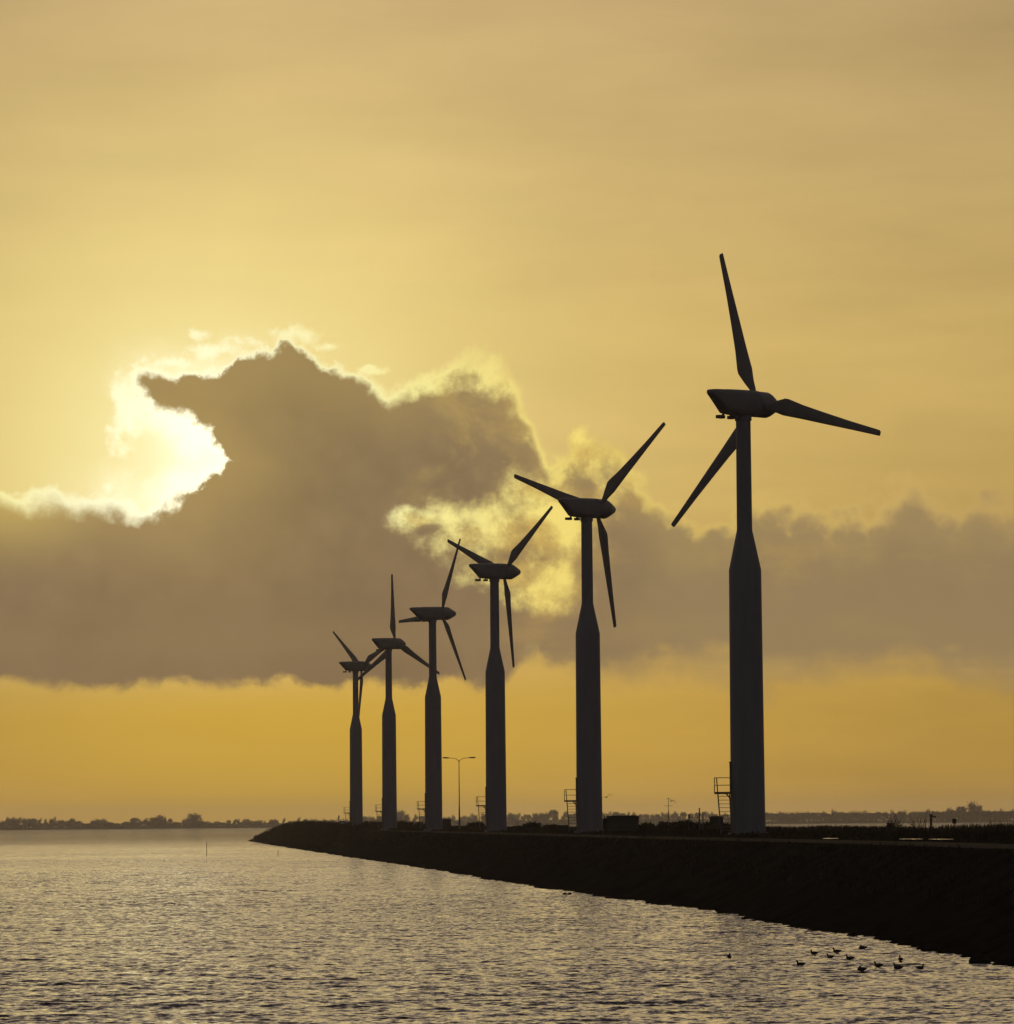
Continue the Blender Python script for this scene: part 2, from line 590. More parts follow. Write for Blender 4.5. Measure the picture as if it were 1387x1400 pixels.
def build_water():
    # rings of a polar sheet round the camera: fine inside the view and a margin beside it, coarse elsewhere
    rs = [3.0]
    while rs[-1] < 60: rs.append(rs[-1] * 1.12)
    r = rs[-1]
    while r < 8800:
        if r < 100: st = 0.6
        elif r < 220: st = 0.095
        else: st = 0.095 * (r / 220.0) ** 1.7
        r += min(st, r * 0.06)
        rs.append(r)
    rs = np.array(rs)
    fine = np.arange(R(-9.0), R(9.0), 0.00062)
    coarse = np.concatenate([np.linspace(R(9.0), R(30), 20), np.linspace(R(33), R(327), 60), np.linspace(R(330), R(351), 20)[:-1]])
    az = np.concatenate([fine, coarse])
    na, nr = len(az), len(rs)
    A, RR = np.meshgrid(az, rs)
    X, Y = RR * np.sin(A), RR * np.cos(A)
    dr = np.gradient(rs)[:, None] * np.ones_like(A)
    sp = np.maximum(dr, RR * 0.00062)
    isc = np.zeros_like(A)
    isc[:, len(fine):] = 100.0
    isc[:, :3] = 100.0
    isc[:, len(fine) - 3:len(fine)] = 100.0
    Z = water_z(X, Y, np.maximum(sp, isc))
    verts = np.stack([X.ravel(), Y.ravel(), Z.ravel()], 1)
    i = np.arange(nr - 1)[:, None] * na
    j = np.arange(na)[None, :]
    jn = (j + 1) % na
    faces = np.stack([i + j, i + na + j, i + na + jn, i + jn], -1).reshape(-1, 4)[:, ::-1]
    m = bpy.data.materials.new('lake_water')
    m.use_nodes = True
    nt = m.node_tree
    bs = nt.nodes['Principled BSDF']
    bs.inputs['Base Color'].default_value = (0.020, 0.017, 0.026, 1)
    bs.inputs['Roughness'].default_value = 0.05
    bs.inputs['IOR'].default_value = 1.333
    tc = nt.nodes.new('ShaderNodeTexCoord')
    mp = nt.nodes.new('ShaderNodeMapping')
    mp.inputs['Scale'].default_value = (0.8, 1.0, 1.0)
    nt.links.new(tc.outputs['Object'], mp.inputs[0])
    # wind lanes: rougher and calmer patches
    mg = nt.nodes.new('ShaderNodeMapping')
    mg.inputs['Scale'].default_value = (1 / 90.0, 1 / 150.0, 1.0)
    nt.links.new(tc.outputs['Object'], mg.inputs[0])
    ng = nt.nodes.new('ShaderNodeTexNoise')
    ng.inputs['Scale'].default_value = 1.0
    ng.inputs['Detail'].default_value = 3.0
    nt.links.new(mg.outputs[0], ng.inputs['Vector'])
    gr = nt.nodes.new('ShaderNodeMapRange')
    for k_, v_ in enumerate((0.36, 0.64, 0.62, 1.0)):
        gr.inputs[k_ + 1].default_value = v_
    nt.links.new(ng.outputs['Fac'], gr.inputs[0])
    def vm(op, x, y=None, sc=None):
        n = nt.nodes.new('ShaderNodeVectorMath')
        n.operation = op
        nt.links.new(x, n.inputs[0])
        if y is not None:
            if isinstance(y, tuple): n.inputs[1].default_value = y
            else: nt.links.new(y, n.inputs[1])
        if sc is not None:
            if isinstance(sc, float): n.inputs[3].default_value = sc
            else: nt.links.new(sc, n.inputs[3])
        return n.outputs[0]
    tilt = None
    for sc_, det, amp in ((0.9, 3.0, 0.50), (4.6, 4.0, 1.30)):
        nz = nt.nodes.new('ShaderNodeTexNoise')
        nz.inputs['Scale'].default_value = sc_
        nz.inputs['Detail'].default_value = det
        nz.inputs['Roughness'].default_value = 0.6
        nt.links.new(mp.outputs[0], nz.inputs['Vector'])
        t_ = vm('MULTIPLY', vm('SUBTRACT', nz.outputs['Color'], (0.5, 0.5, 0.5)), (amp, amp, 0.0))
        tilt = t_ if tilt is None else vm('ADD', tilt, t_)
    # the open lake beyond the dike is rougher than the sheltered near water
    sy = nt.nodes.new('ShaderNodeSeparateXYZ')
    nt.links.new(tc.outputs['Object'], sy.inputs[0])
    ro = nt.nodes.new('ShaderNodeMapRange')
    for k_, v_ in enumerate((900.0, 1700.0, 1.0, 4.0)):
        ro.inputs[k_ + 1].default_value = v_
    nt.links.new(sy.outputs[1], ro.inputs[0])
    mu = nt.nodes.new('ShaderNodeMath')
    mu.operation = 'MULTIPLY'
    nt.links.new(gr.outputs[0], mu.inputs[0])
    nt.links.new(ro.outputs[0], mu.inputs[1])
    tilt = vm('SCALE', tilt, sc=mu.outputs[0])
    # wind blows down the lake: the wavelets lean over towards the south
    lean = nt.nodes.new('ShaderNodeCombineXYZ')
    lm = nt.nodes.new('ShaderNodeMath')
    lm.operation = 'MULTIPLY'
    nt.links.new(mu.outputs[0], lm.inputs[0])
    lm.inputs[1].default_value = -0.075
    nt.links.new(lm.outputs[0], lean.inputs[1])
    tilt = vm('ADD', tilt, lean.outputs[0])
    ge = nt.nodes.new('ShaderNodeNewGeometry')
    nrm = vm('NORMALIZE', vm('ADD', ge.outputs['Normal'], tilt))
    nt.links.new(nrm, bs.inputs['Normal'])
    w = np_obj('water', verts, faces, m, smooth=True)
    tag(w, kind='structure')


build_water()

# ------------------------------------------------------------------ the dike
_v = ray(158, 1127)
DAZ = math.atan2(_v.x, _v.y)
ES = Vector((math.sin(DAZ), math.cos(DAZ), 0))
ET = Vector((math.cos(DAZ), -math.sin(DAZ), 0))


def st_of(p):
    return (p.x * ES.x + p.y * ES.y, p.x * ET.x + p.y * ET.y)


SHORE_PX = [(340, 1150), (400, 1160), (500, 1175), (620, 1193), (700, 1208), (800, 1222), (900, 1236), (1000, 1250),
            (1100, 1270), (1200, 1285), (1290, 1300), (1387, 1320)]
_sh = sorted(st_of(at_z(px, py, 0.0)) for px, py in SHORE_PX)
SH_S = np.array([-400.0, 0.0] + [a for a, b in _sh] + [1500.0])
SH_T = np.array([24.0, 26.0] + [b for a, b in _sh] + [52.0])
S_END = _sh[-1][0]


def shore_t(s):
    return np.interp(s, SH_S, SH_T)


PROF_O = np.array([-30, -8, -2, 0, 2, 6.8, 7.4, 8.2, 11.0, 12.5, 15, 30, 33, 40, 46, 60])
PROF_Z = np.array([-3, -1.6, -0.5, 0.02, 0.9, 3.52, 3.62, 3.64, 3.66, 3.85, 3.95, 3.95, 3.8, 1.2, -0.6, -3])


def ground_z(s, t, rough=True):
    s = np.asarray(s, dtype=np.float64)
    t = np.asarray(t, dtype=np.float64)
    wob = (vnoise(s / 2.3, t * 0 + 3.3, 5) - 0.5) * 1.1 + (vnoise(s / 9.0, t * 0 + 1.7, 6) - 0.5) * 1.4
    o = t - shore_t(s) + wob * np.clip(1 - np.abs(t - shore_t(s)) / 3.5, 0, 1)
    z = np.interp(o, PROF_O, PROF_Z)
    # the far hump and the end of the land
    hs, ht = HUMP
    z = z + 1.0 * np.exp(-((s - hs) / 120.0) ** 2 - ((t - ht) / 7.0) ** 2) * np.clip((o - 1) / 6.0, 0, 1)
    endf = np.clip((S_END + 6 - s) / 150.0, -0.5, 1)
    z = np.where(endf < 1, np.minimum(z, -0.6 + 5.2 * np.sqrt(np.clip(endf, 0, 1)) - 2.0 * (endf < 0)), z)
    if rough:
        on = np.clip(o / 3.0, 0, 1)
        path = ((o > 7.0) & (o < 11.5)).astype(float)
        k = (1 - path * 0.9)
        z = z + on * k * ((vnoise(s / 3.0, t / 1.5, 11) - 0.5) * (0.03 + 0.09 * (o > 7)) + (vnoise(s / 0.9, t / 0.6, 12) - 0.5) * 0.12)
        z = z + np.clip(o + 2, 0, 1) * np.clip(1 - (o - 4) / 3, 0, 1) * (vnoise(s / 0.6, t / 0.6, 13) - 0.5) * 0.22
    return z


_hp = at_depth(392, 1130, 1090)
HUMP = st_of(_hp)


def world_st(s, t, z=None):
    p = ES * float(s) + ET * float(t)
    p.z = float(ground_z(s, t)) if z is None else z
    return p


def build_land():
    ss = [-400.0]
    while ss[-1] < S_END + 60:
        s = ss[-1]
        ss.append(s + (6.0 if s < 100 else 0.5 if s < 350 else 1.2 if s < 700 else 2.5))
    ss = np.array(ss)
    oo = np.concatenate([np.array([-30, -15, -8, -4]), np.arange(-3, 16, 0.45), np.arange(16, 48, 1.5), np.array([50, 55, 60])])
    S, O = np.meshgrid(ss, oo, indexing='ij')
    T = O + shore_t(S)
    Z = ground_z(S, T)
    X = S * ES.x + T * ET.x
    Y = S * ES.y + T * ET.y
    n, k = S.shape
    i = np.arange(n - 1)[:, None] * k
    j = np.arange(k - 1)[None, :]
    faces = np.stack([i + j, i + k + j, i + k + j + 1, i + j + 1], -1).reshape(-1, 4)[:, ::-1]
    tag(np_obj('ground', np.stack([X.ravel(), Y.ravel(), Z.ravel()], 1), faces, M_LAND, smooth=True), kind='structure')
    # path along the crest
    ps = np.arange(100, 1100, 1.5)
    po = np.array([7.7, 8.5, 9.6, 10.7, 11.2])
    S, O = np.meshgrid(ps, po, indexing='ij')
    T = O + shore_t(S) + (vnoise(S / 1.7, O, 31) - 0.5) * 0.3
    Z = np.interp(O, PROF_O, PROF_Z) + 0.06 + 0.05 * np.array([-1.2, 0.6, 1, 0.6, -1.2])[None, :]
    n, k = S.shape
    i = np.arange(n - 1)[:, None] * k
    j = np.arange(k - 1)[None, :]
    faces = np.stack([i + j, i + k + j, i + k + j + 1, i + j + 1], -1).reshape(-1, 4)[:, ::-1]
    X = S * ES.x + T * ET.x
    Y = S * ES.y + T * ET.y
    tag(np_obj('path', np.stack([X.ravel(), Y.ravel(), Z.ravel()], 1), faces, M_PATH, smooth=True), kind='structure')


build_land()

# far shore across the lake
FAR = 5450.0


def build_far_shore():
    az = np.linspace(R(-25), R(25), 400)
    rr = np.array([0, 8, 60, 500, 2500])
    zz = np.array([-0.6, 1.2, 1.6, 1.6, 1.4])
    A, K = np.meshgrid(az, np.arange(5), indexing='ij')
    base = far_r(A)
    RR = base + rr[K] + (K == 0) * (vnoise(A * 900, A * 0, 4) - 0.5) * 60
    X, Y = RR * np.sin(A), RR * np.cos(A)
    Z = zz[K] + 0 * A
    n, k = A.shape
    i = np.arange(n - 1)[:, None] * k
    j = np.arange(k - 1)[None, :]
    faces = np.stack([i + j, i + k + j, i + k + j + 1, i + j + 1], -1).reshape(-1, 4)
    tag(np_obj('far_shore', np.stack([X.ravel(), Y.ravel(), Z.ravel()], 1), faces, M_FAR), kind='structure')


def far_r(a):
    # nearer on the right
    return np.interp(a, [R(-8), R(-2), R(1), R(8)], [5100.0, 5600.0, 5400.0, 4500.0])


build_far_shore()

# ------------------------------------------------------------------ haze
M_HAZE = bpy.data.materials.new('haze_air')
M_HAZE.use_nodes = True
M_HAZE.node_tree.nodes.clear()
_o = M_HAZE.node_tree.nodes.new('ShaderNodeOutputMaterial')
_p = M_HAZE.node_tree.nodes.new('ShaderNodeVolumePrincipled')
_p.inputs['Color'].default_value = (0.985, 0.93, 0.95, 1)
_p.inputs['Density'].default_value = 0.46 / 5400.0
_p.inputs['Anisotropy'].default_value = 0.72
M_HAZE.node_tree.links.new(_p.outputs[0], _o.inputs['Volume'])
_bm = bmesh.new()
box(_bm, (0, 3000, 22.5), (18400, 18400, 53))
_hz = obj('haze', _bm, M_HAZE)
tag(_hz, kind='stuff')


# ------------------------------------------------------------------ wind turbines
RC = (1.55, 32.12)         # rotor centre: distance ahead of the tower axis, height


def rr_section(x, zt, zb, hw, n=20, p=3.6):
    """superellipse cross-section of the nacelle at station x"""
    zc, hz = (zt + zb) / 2, (zt - zb) / 2
    out = []
    for k in range(n):
        a = 2 * math.pi * (k + 0.5) / n
        c, s = math.cos(a), math.sin(a)
        out.append((x, math.copysign(abs(c) ** (2 / p), c) * hw, zc + math.copysign(abs(s) ** (2 / p), s) * hz))
    return out


def blade_bm():
    bm = bmesh.new()
    st = [(0.75, 0.42, 0.40, 0.30, 0), (1.15, 0.48, 0.34, 0.30, 10), (1.9, 0.86, 0.26, 0.30, 14), (2.75, 1.30, 0.23, 0.27, 13),
          (3.1, 1.30, 0.22, 0.26, 12), (4.5, 1.06, 0.19, 0.27, 9), (6.5, 0.86, 0.145, 0.29, 6), (9.0, 0.63, 0.10, 0.31, 3),
          (11.4, 0.47, 0.065, 0.33, 1), (12.0, 0.43, 0.045, 0.35, 0), (12.14, 0.30, 0.02, 0.4, 0)]
    rings = []
    for r, ch, th, piv, tw in st:
        ring = []
        n = 14
        t = R(-tw * 0.5)
        for k in range(n):
            a = 2 * math.pi * k / n
            u = 0.5 - 0.5 * math.cos(a)
            y = (u - piv) * ch                          # nose towards -Y, trailing edge +Y
            x = math.sin(a) * th * 0.5 * (1.25 - 0.75 * u if r > 1.5 else 1.0)
            if r <= 1.5:
                y = -math.cos(a) * ch * 0.5
            ring.append((x * math.cos(t) + y * math.sin(t), y * math.cos(t) - x * math.sin(t), r))
        rings.append(ring)
    loft(bm, rings)
    return bm


def stair_parts(tb):
    """platform with railing and a steep ladder on the west side of the tower"""
    pz = 3.08
    pl = bmesh.new()
    box(pl, (-1.88, 0, pz), (1.20, 1.00, 0.10))
    box(pl, (-2.46, 0, pz - 0.02), (0.06, 1.06, 0.16))
    for y in (-0.50, 0.50):
        box(pl, (-1.86, y, pz - 0.03), (1.22, 0.06, 0.16))
        bar(pl, (-1.62, y, pz - 0.06), (-1.24, y, pz - 0.50), 0.055)
    platform = obj('access_platform', pl, M_STEEL, tb)
    rl = bmesh.new()
    for z in (0.55, 1.10):
        for y in (-0.50, 0.50):
            bar(rl, (-2.46, y, pz + z), (-1.26, y, pz + z), 0.022)
        if z < 1:
            bar(rl, (-2.46, 0.1, pz + z), (-2.46, 0.5, pz + z), 0.022)
    bar(rl, (-2.46, 0.1, pz + 1.10), (-2.46, 0.5, pz + 1.10), 0.022)
    for y in (-0.50, 0.50):
        bar(rl, (-2.46, y, pz), (-2.46, y, pz + 1.12), 0.028)
        bar(rl, (-1.30, y, pz), (-1.30, y, pz + 1.12), 0.022)
    bar(rl, (-2.46, 0.1, pz), (-2.46, 0.1, pz + 1.12), 0.028)
    obj('railing', rl, M_STEEL, platform)
    ld = bmesh.new()
    # two strings leaning on the platform's near edge
    for x0, x1, x2 in ((-2.00, -2.22, -2.30), (-1.22, -1.34, -1.38)):
        bar(ld, (x0, -1.15, 0.02), (x1, -0.58, pz), 0.05)
        if x2 < -2:
            bar(ld, (x1, -0.58, pz), (x2, -0.50, pz + 1.10), 0.04)
    for k in range(1, 11):
        f = k / 11.0
        box(ld, (-1.69 + (-0.10) * f, -1.15 + 0.57 * f, pz * f), (0.80 + 0.06 * f, 0.20, 0.035))
    obj('ladder', ld, M_STEEL, tb)
    dr = bmesh.new()
    box(dr, (-1.22, 0, pz + 1.13), (0.22, 0.95, 2.16))
    box(dr, (-1.27, 0, pz + 2.24), (0.20, 1.05, 0.08))
    door = obj('door', dr, M_DOOR, tb)
    hb = bmesh.new()
    box(hb, (-1.36, -0.30, pz + 1.0), (0.05, 0.14, 0.04))
    obj('handle', hb, M_STEEL, door)


def make_turbine():
    tb = empty('wind_turbine')
    bm = bmesh.new()
    lathe(bm, [(1.50, -0.5), (1.50, 0.10), (1.29, 0.11), (1.275, 2.0), (1.235, 12.0), (1.205, 19.6), (1.20, 19.65), (0.585, 22.55), (0.58, 22.6)], 64)
    obj('tower', bm, M_CONC, tb, smooth=False)
    bm = bmesh.new()
    lathe(bm, [(0.575, 22.58), (0.55, 30.75), (0.63, 30.80), (0.63, 31.16)], 48)
    obj('steel_mast', bm, M_CONC, tb, smooth=False)
    stair_parts(tb)
    bm = bmesh.new()
    loft(bm, [rr_section(*a) for a in ((-3.84, 0.72, 0.50, 0.26), (-3.76, 0.78, 0.42, 0.34), (-3.30, 0.83, 0.08, 0.46), (-2.30, 0.87, -0.78, 0.62),
                                       (-2.12, 0.89, -0.92, 0.68), (-1.0, 0.93, -1.00, 0.86), (0.6, 0.97, -1.02, 0.92), (1.03, 0.98, -1.00, 0.95), (1.09, 0.95, -0.97, 0.92))])
    bmesh.ops.translate(bm, verts=bm.verts[:], vec=(0, 0, RC[1]))
    nac = obj('nacelle', bm, M_NAC, tb, smooth=False)
    for x, z, w in ((-2.62, -1.14, 0.62), (-1.40, -1.12, 0.46)):
        bm = bmesh.new()
        box(bm, (x, 0, RC[1] + z - 0.06), (w, 0.40, 0.24))
        bar(bm, (x + 0.2 * (1 if w > 0.5 else 0), 0, RC[1] + z), (x + 0.45 * (1 if w > 0.5 else 0), 0, RC[1] + z + 0.30), 0.09)
        obj('vent_box', bm, M_DARK, nac)
    bm = bmesh.new()
    n = 40
    loft(bm, [[(x, r * math.cos(2 * math.pi * k / n), r * math.sin(2 * math.pi * k / n)) for k in range(n)]
              for x, r in ((-0.42, 0.93), (-0.38, 0.98), (1.05, 0.97), (1.26, 0.90), (1.85, 0.62), (2.36, 0.36), (2.50, 0.24), (2.54, 0.08))])
    obj('hub', bm, M_NAC, tb, smooth=False)
    b0 = obj('blade', blade_bm(), M_BLADE, tb, smooth=True)
    for _ in range(2):
        c = b0.copy()
        COL.objects.link(c)
        c.parent = tb
    return tb


def shade_auto(o, ang=9):
    me = o.data
    for p in me.polygons:
        p.use_smooth = True
    me.set_sharp_from_angle(angle=R(ang))


def pose_turbine(tb, yaw_view, phase):
    loc = tb.location
    vaz = math.atan2(loc.x, loc.y)
    phi = R(90) - (vaz + R(yaw_view))
    Z = Matrix.Rotation(phi, 4, 'Z')
    tb.rotation_euler.z = 0.0
    k = 0
    for ch in tb.children:
        st = ch.name.split('.')[0]
        if st == 'nacelle':
            ch.matrix_local = Z
        elif st == 'hub':
            ch.matrix_local = Z @ Matrix.Translation((RC[0], 0, RC[1]))
        elif st == 'blade':
            ch.matrix_local = Z @ Matrix.Translation((RC[0], 0, RC[1])) @ Matrix.Rotation(R(phase + 120 * k), 4, 'X')
            k += 1
        else:
            ch.matrix_local = Matrix.Rotation(-vaz, 4, 'Z')


def copy_tree(o, parent=None):
    c = o.copy()
    COL.objects.link(c)
    if parent is not None:
        c.parent = parent
    for ch in list(o.children):
        copy_tree(ch, c)
    return c


BASE_Z = HC - 1.05
TURB = [  # depth, tower x at the base in the photo, yaw from the line of sight, blade phase, label
    (322.0, 1023.5, 40, -15.5, 'largest and nearest wind turbine, right end of the row, one blade raised up and left'),
    (429.3, 806.5, 43, 49.5, 'second largest wind turbine, just left of the biggest one, blade raised to the upper right'),
    (536.7, 679.0, 51, 52, 'mid-sized wind turbine between the street lamp and the second largest turbine'),
    (644.0, 593.5, 58, 27, 'wind turbine just left of the street lamp, green cabinet at its foot'),
    (751.3, 533.0, 45, -2.5, 'second smallest wind turbine of the row, one blade pointing straight up'),
    (858.7, 487.5, 54, -53, 'smallest and farthest wind turbine at the left end of the row'),
]
t0 = make_turbine()
for ch in list(t0.children):
    for o in [ch] + list(ch.children):
        if o.name.split('.')[0] in ('tower', 'steel_mast', 'nacelle', 'hub'):
            shade_auto(o)
bpy.context.view_layer.update()
for k, (d, px, yaw, ph, lab) in enumerate(TURB):
    tb = t0 if k == 0 else copy_tree(t0)
    hy = 1121 + (1023 - px) * 0.0083
    p = at_depth(px, hy + 1.05 * F_PX / d, d)
    tb.location = (p.x, p.y, BASE_Z)
    tag(tb, lab, 'wind turbine', 'wind turbines standing in a row on the dike')
    pose_turbine(tb, yaw, ph)


# ------------------------------------------------------------------ trees
def twig_quads(n, shape, size, rng, flat=0.10):
    """thin crossing strips spread through a crown: shape(rng) gives a point and an outward direction"""
    V, Fc = [], []
    for _ in range(n):
        p, d = shape(rng)
        L = size * rng.uniform(0.5, 1.4)
        w = L * flat * rng.uniform(0.6, 1.5)
        d = d / (np.linalg.norm(d) + 1e-9) + rng.normal(0, 0.45, 3)
        d /= np.linalg.norm(d)
        q = np.cross(d, rng.normal(0, 1, 3))
        q /= np.linalg.norm(q) + 1e-9
        b = len(V)
        V += [p - d * L * 0.5 - q * w * 0.6, p - d * L * 0.5 + q * w * 0.6, p + d * L * 0.5 + q * w * 0.35, p + d * L * 0.5 - q * w * 0.35]
        Fc.append((b, b + 1, b + 2, b + 3))
    return np.array(V), np.array(Fc)


def crown_shape(h, w, z0, rng0, lobes=7):
    cs = []
    for _ in range(lobes):
        a = rng0.uniform(0, 6.283)
        rr = w * 0.5 * rng0.uniform(0.1, 0.62)
        cs.append((np.array([rr * math.cos(a), rr * math.sin(a), z0 + (h - z0) * rng0.uniform(0.25, 0.80)]), w * rng0.uniform(0.17, 0.30)))

    def f(rng):
        c, r = cs[rng.integers(len(cs))]
        v = rng.normal(0, 1, 3)
        v /= np.linalg.norm(v)
        p = c + v * r * rng.uniform(0.2, 1.0) * np.array([1, 1, 0.95 * (h - z0) / w + 0.2])
        return p, p - np.array([0, 0, z0 * 0.6])
    return f


def limb_bm(h, w, z0, r, rng, nl=7):
    bm = bmesh.new()
    top = z0 + (h - z0) * 0.55
    bar(bm, (0, 0, -0.4), (0, 0, z0), r, r * 0.75, 8)
    bar(bm, (0, 0, z0), (w * 0.03, 0, top), r * 0.75, r * 0.25, 7)
    for k in range(nl):
        a = 6.283 * k / nl + rng.uniform(-0.4, 0.4)
        zb = z0 + (top - z0) * rng.uniform(0.0, 0.8)
        L = w * 0.5 * rng.uniform(0.55, 0.9)
        m = (L * 0.5 * math.cos(a), L * 0.5 * math.sin(a), zb + (h - z0) * 0.18)
        bar(bm, (0, 0, zb), m, r * 0.4, r * 0.25, 5)
        bar(bm, m, (L * math.cos(a), L * math.sin(a), zb + (h - z0) * rng.uniform(0.30, 0.45)), r * 0.25, r * 0.08, 5)
    return bm


def make_tree(name, h, w, z0, n, tw, seed, bare=True, flat=0.10):
    rng = np.random.default_rng(seed)
    t = empty(name)
    obj('trunk', limb_bm(h, w, z0, 0.022 * h, rng), M_BARK, t)
    V, Fc = twig_quads(n, crown_shape(h, w, z0, rng), tw, rng, flat)
    np_obj('crown', V, Fc, M_TWIG if bare else M_LEAF, t)
    return t


def shore_spot(px, back=0.0):
    v = ray(px, 1120)
    a = math.atan2(v.x, v.y)
    r = float(far_r(a)) + 30 + back
    return Vector((r * math.sin(a), r * math.cos(a), 1.3))


def scaled(o, k, kx=None):
    o.scale = (kx or k, kx or k, k)


# prototypes of the far trees, ten metres tall, then scaled
PRO = [make_tree('tree', 10, w, z0, n, tw, 100 + k, True, fl) for k, (w, z0, n, tw, fl) in enumerate(
    [(8.5, 1.8, 620, 1.2, 0.16), (10.5, 1.4, 700, 1.25, 0.16), (6.5, 1.5, 520, 1.1, 0.17), (12.0, 1.3, 760, 1.3, 0.16), (4.6, 1.0, 560, 1.0, 0.20)])]
_used = [False] * len(PRO)


def far_tree(kind, px, h, label, group=None, wide=1.0, back=0.0, cat='tree'):
    if not _used[kind]:
        t = PRO[kind]
        _used[kind] = True
    else:
        t = copy_tree(PRO[kind])
    p = shore_spot(px, back)
    t.location = p
    t.rotation_euler.z = random.uniform(0, 6.28)
    scaled(t, h / 10.0, h / 10.0 * wide)
    tag(t, label, cat, group)
    return t


# trees of the far shore that stand out
far_tree(4, 16, 15.5, 'dense dark narrow tree at the left end of the far shore', wide=1.5)
for px, h, k, w, lab in [
        (268, 20, 3, 1.5, 'broad tallest clump-like tree on the far shore left of the dike'),
        (216, 18, 1, 1.4, 'wide rounded tree left of the tallest one on the far shore'),
        (184, 15, 0, 1.3, 'rounded single tree on the far shore, low scrub on both sides'),
        (135, 13.5, 1, 1.5, 'low broad tree on the far shore between the tall row and a rounded single tree'),
        (551, 23, 3, 0.95, 'bare spreading tree behind the dike just right of the second smallest turbine'),
        (738, 17, 1, 1.0, 'bare open-crowned tree on the far shore between the street lamp and the second largest turbine'),
        (757, 22, 0, 0.9, 'tall full-crowned tree on the far shore close left of the second largest turbine'),
        (702, 15, 2, 1.6, 'pointed tree on the far shore just right of the third largest turbine'),
        (1315, 20, 0, 0.95, 'rounded bare tree on the right far shore, smaller of the tall pair'),
        (1333, 25, 1, 0.72, 'tallest bare tree on the right far shore, rising over the even treeline'),
        (1300, 17, 3, 0.8, 'small bare tree left of the tall pair on the right far shore')]:
    far_tree(k, px, h, lab, wide=w)
G_L = 'hazy bare trees lining the far shore left of the dike'
G_R = 'hazy bare trees in the even line behind the dike'
px = -30.0
while px < 480:
    h = 7 + 5 * float(vnoise(np.array(px / 34.0), np.array(0.5), 77)) + random.uniform(-1.5, 3.0)
    if px < 108: h += 4.0
    if 108 < px < 124 or 150 < px < 168 or 234 < px < 248: h *= 0.62
    far_tree(random.choice([0, 1, 2, 2, 3]), px, h, 'hazy bare tree standing in the line on the far shore left of the dike', G_L,
             wide=random.uniform(0.8, 1.3), back=random.uniform(0, 120))
    px += random.uniform(4.5, 11)
px = 484.0
while px < 1420:
    h = 12 + 5 * float(vnoise(np.array(px / 40.0), np.array(0.5), 79)) + random.uniform(-1.5, 2.0)
    if px > 1040: h = 12.5 + 2.5 * float(vnoise(np.array(px / 60.0), np.array(0.5), 80)) + random.uniform(-1, 1.5)
    far_tree(random.choice([0, 0, 1, 2, 3]), px, h, 'hazy bare tree standing in the even line of far trees behind the dike', G_R,
             wide=random.uniform(0.9, 1.3), back=random.uniform(0, 120))
    px += random.uniform(5.0, 10) if px > 1000 else random.uniform(6, 12)


def build_scrub():
    """low wood along the far shore that reads as one mass"""
    rng = np.random.default_rng(42)
    n = 20000
    pxs = rng.uniform(-60, 1450, n)
    V = np.zeros((n * 4, 3))
    az = (pxs - PW / 2) / F_PX
    r = far_r(az) + 12 + rng.uniform(0, 110, n)
    hmax = 3.0 + 3.5 * vnoise(pxs / 9.0, pxs * 0, 3) + 2.0 * vnoise(pxs / 40.0, pxs * 0, 9) + (pxs > 1040) * 4.0
    z = 1.2 + hmax * rng.uniform(0, 1, n) ** 1.1
    c = np.stack([r * np.sin(az), r * np.cos(az), z], 1)
    a = rng.normal(0, 1, (n, 3)); a /= np.linalg.norm(a, axis=1)[:, None]
    b = np.cross(a, rng.normal(0, 1, (n, 3))); b /= np.linalg.norm(b, axis=1)[:, None]
    s1, s2 = rng.uniform(0.7, 1.8, n)[:, None], rng.uniform(0.4, 1.0, n)[:, None]
    V[0::4], V[1::4], V[2::4], V[3::4] = c - a * s1 - b * s2, c + a * s1 - b * s2, c + a * s1 + b * s2, c - a * s1 + b * s2
    V[:, 2] = np.maximum(V[:, 2], 0.6)
    tag(np_obj('scrub', V, np.arange(n * 4).reshape(n, 4), M_TWIG), kind='stuff')


build_scrub()


# ------------------------------------------------------------------ grass and reeds on the dike
def blades(name, s, t, h, w, m, rng, lean=0.35):
    n = len(s)
    z = ground_z(s, t) - 0.03
    X = s * ES.x + t * ET.x
    Y = s * ES.y + t * ET.y
    a = rng.uniform(0, 6.283, n)
    L = rng.normal(0, lean, n) * h
    la = rng.uniform(0, 6.283, n)
    dx, dy = np.cos(a) * w * 0.5, np.sin(a) * w * 0.5
    V = np.zeros((n * 4, 3))
    V[0::4] = np.stack([X - dx, Y - dy, z], 1)
    V[1::4] = np.stack([X + dx, Y + dy, z], 1)
    V[2::4] = np.stack([X + dx * 0.45 + L * np.cos(la), Y + dy * 0.45 + L * np.sin(la), z + h], 1)
    V[3::4] = np.stack([X - dx * 0.45 + L * np.cos(la), Y - dy * 0.45 + L * np.sin(la), z + h], 1)
    tag(np_obj(name, V, np.arange(n * 4).reshape(n, 4), m), kind='stuff')


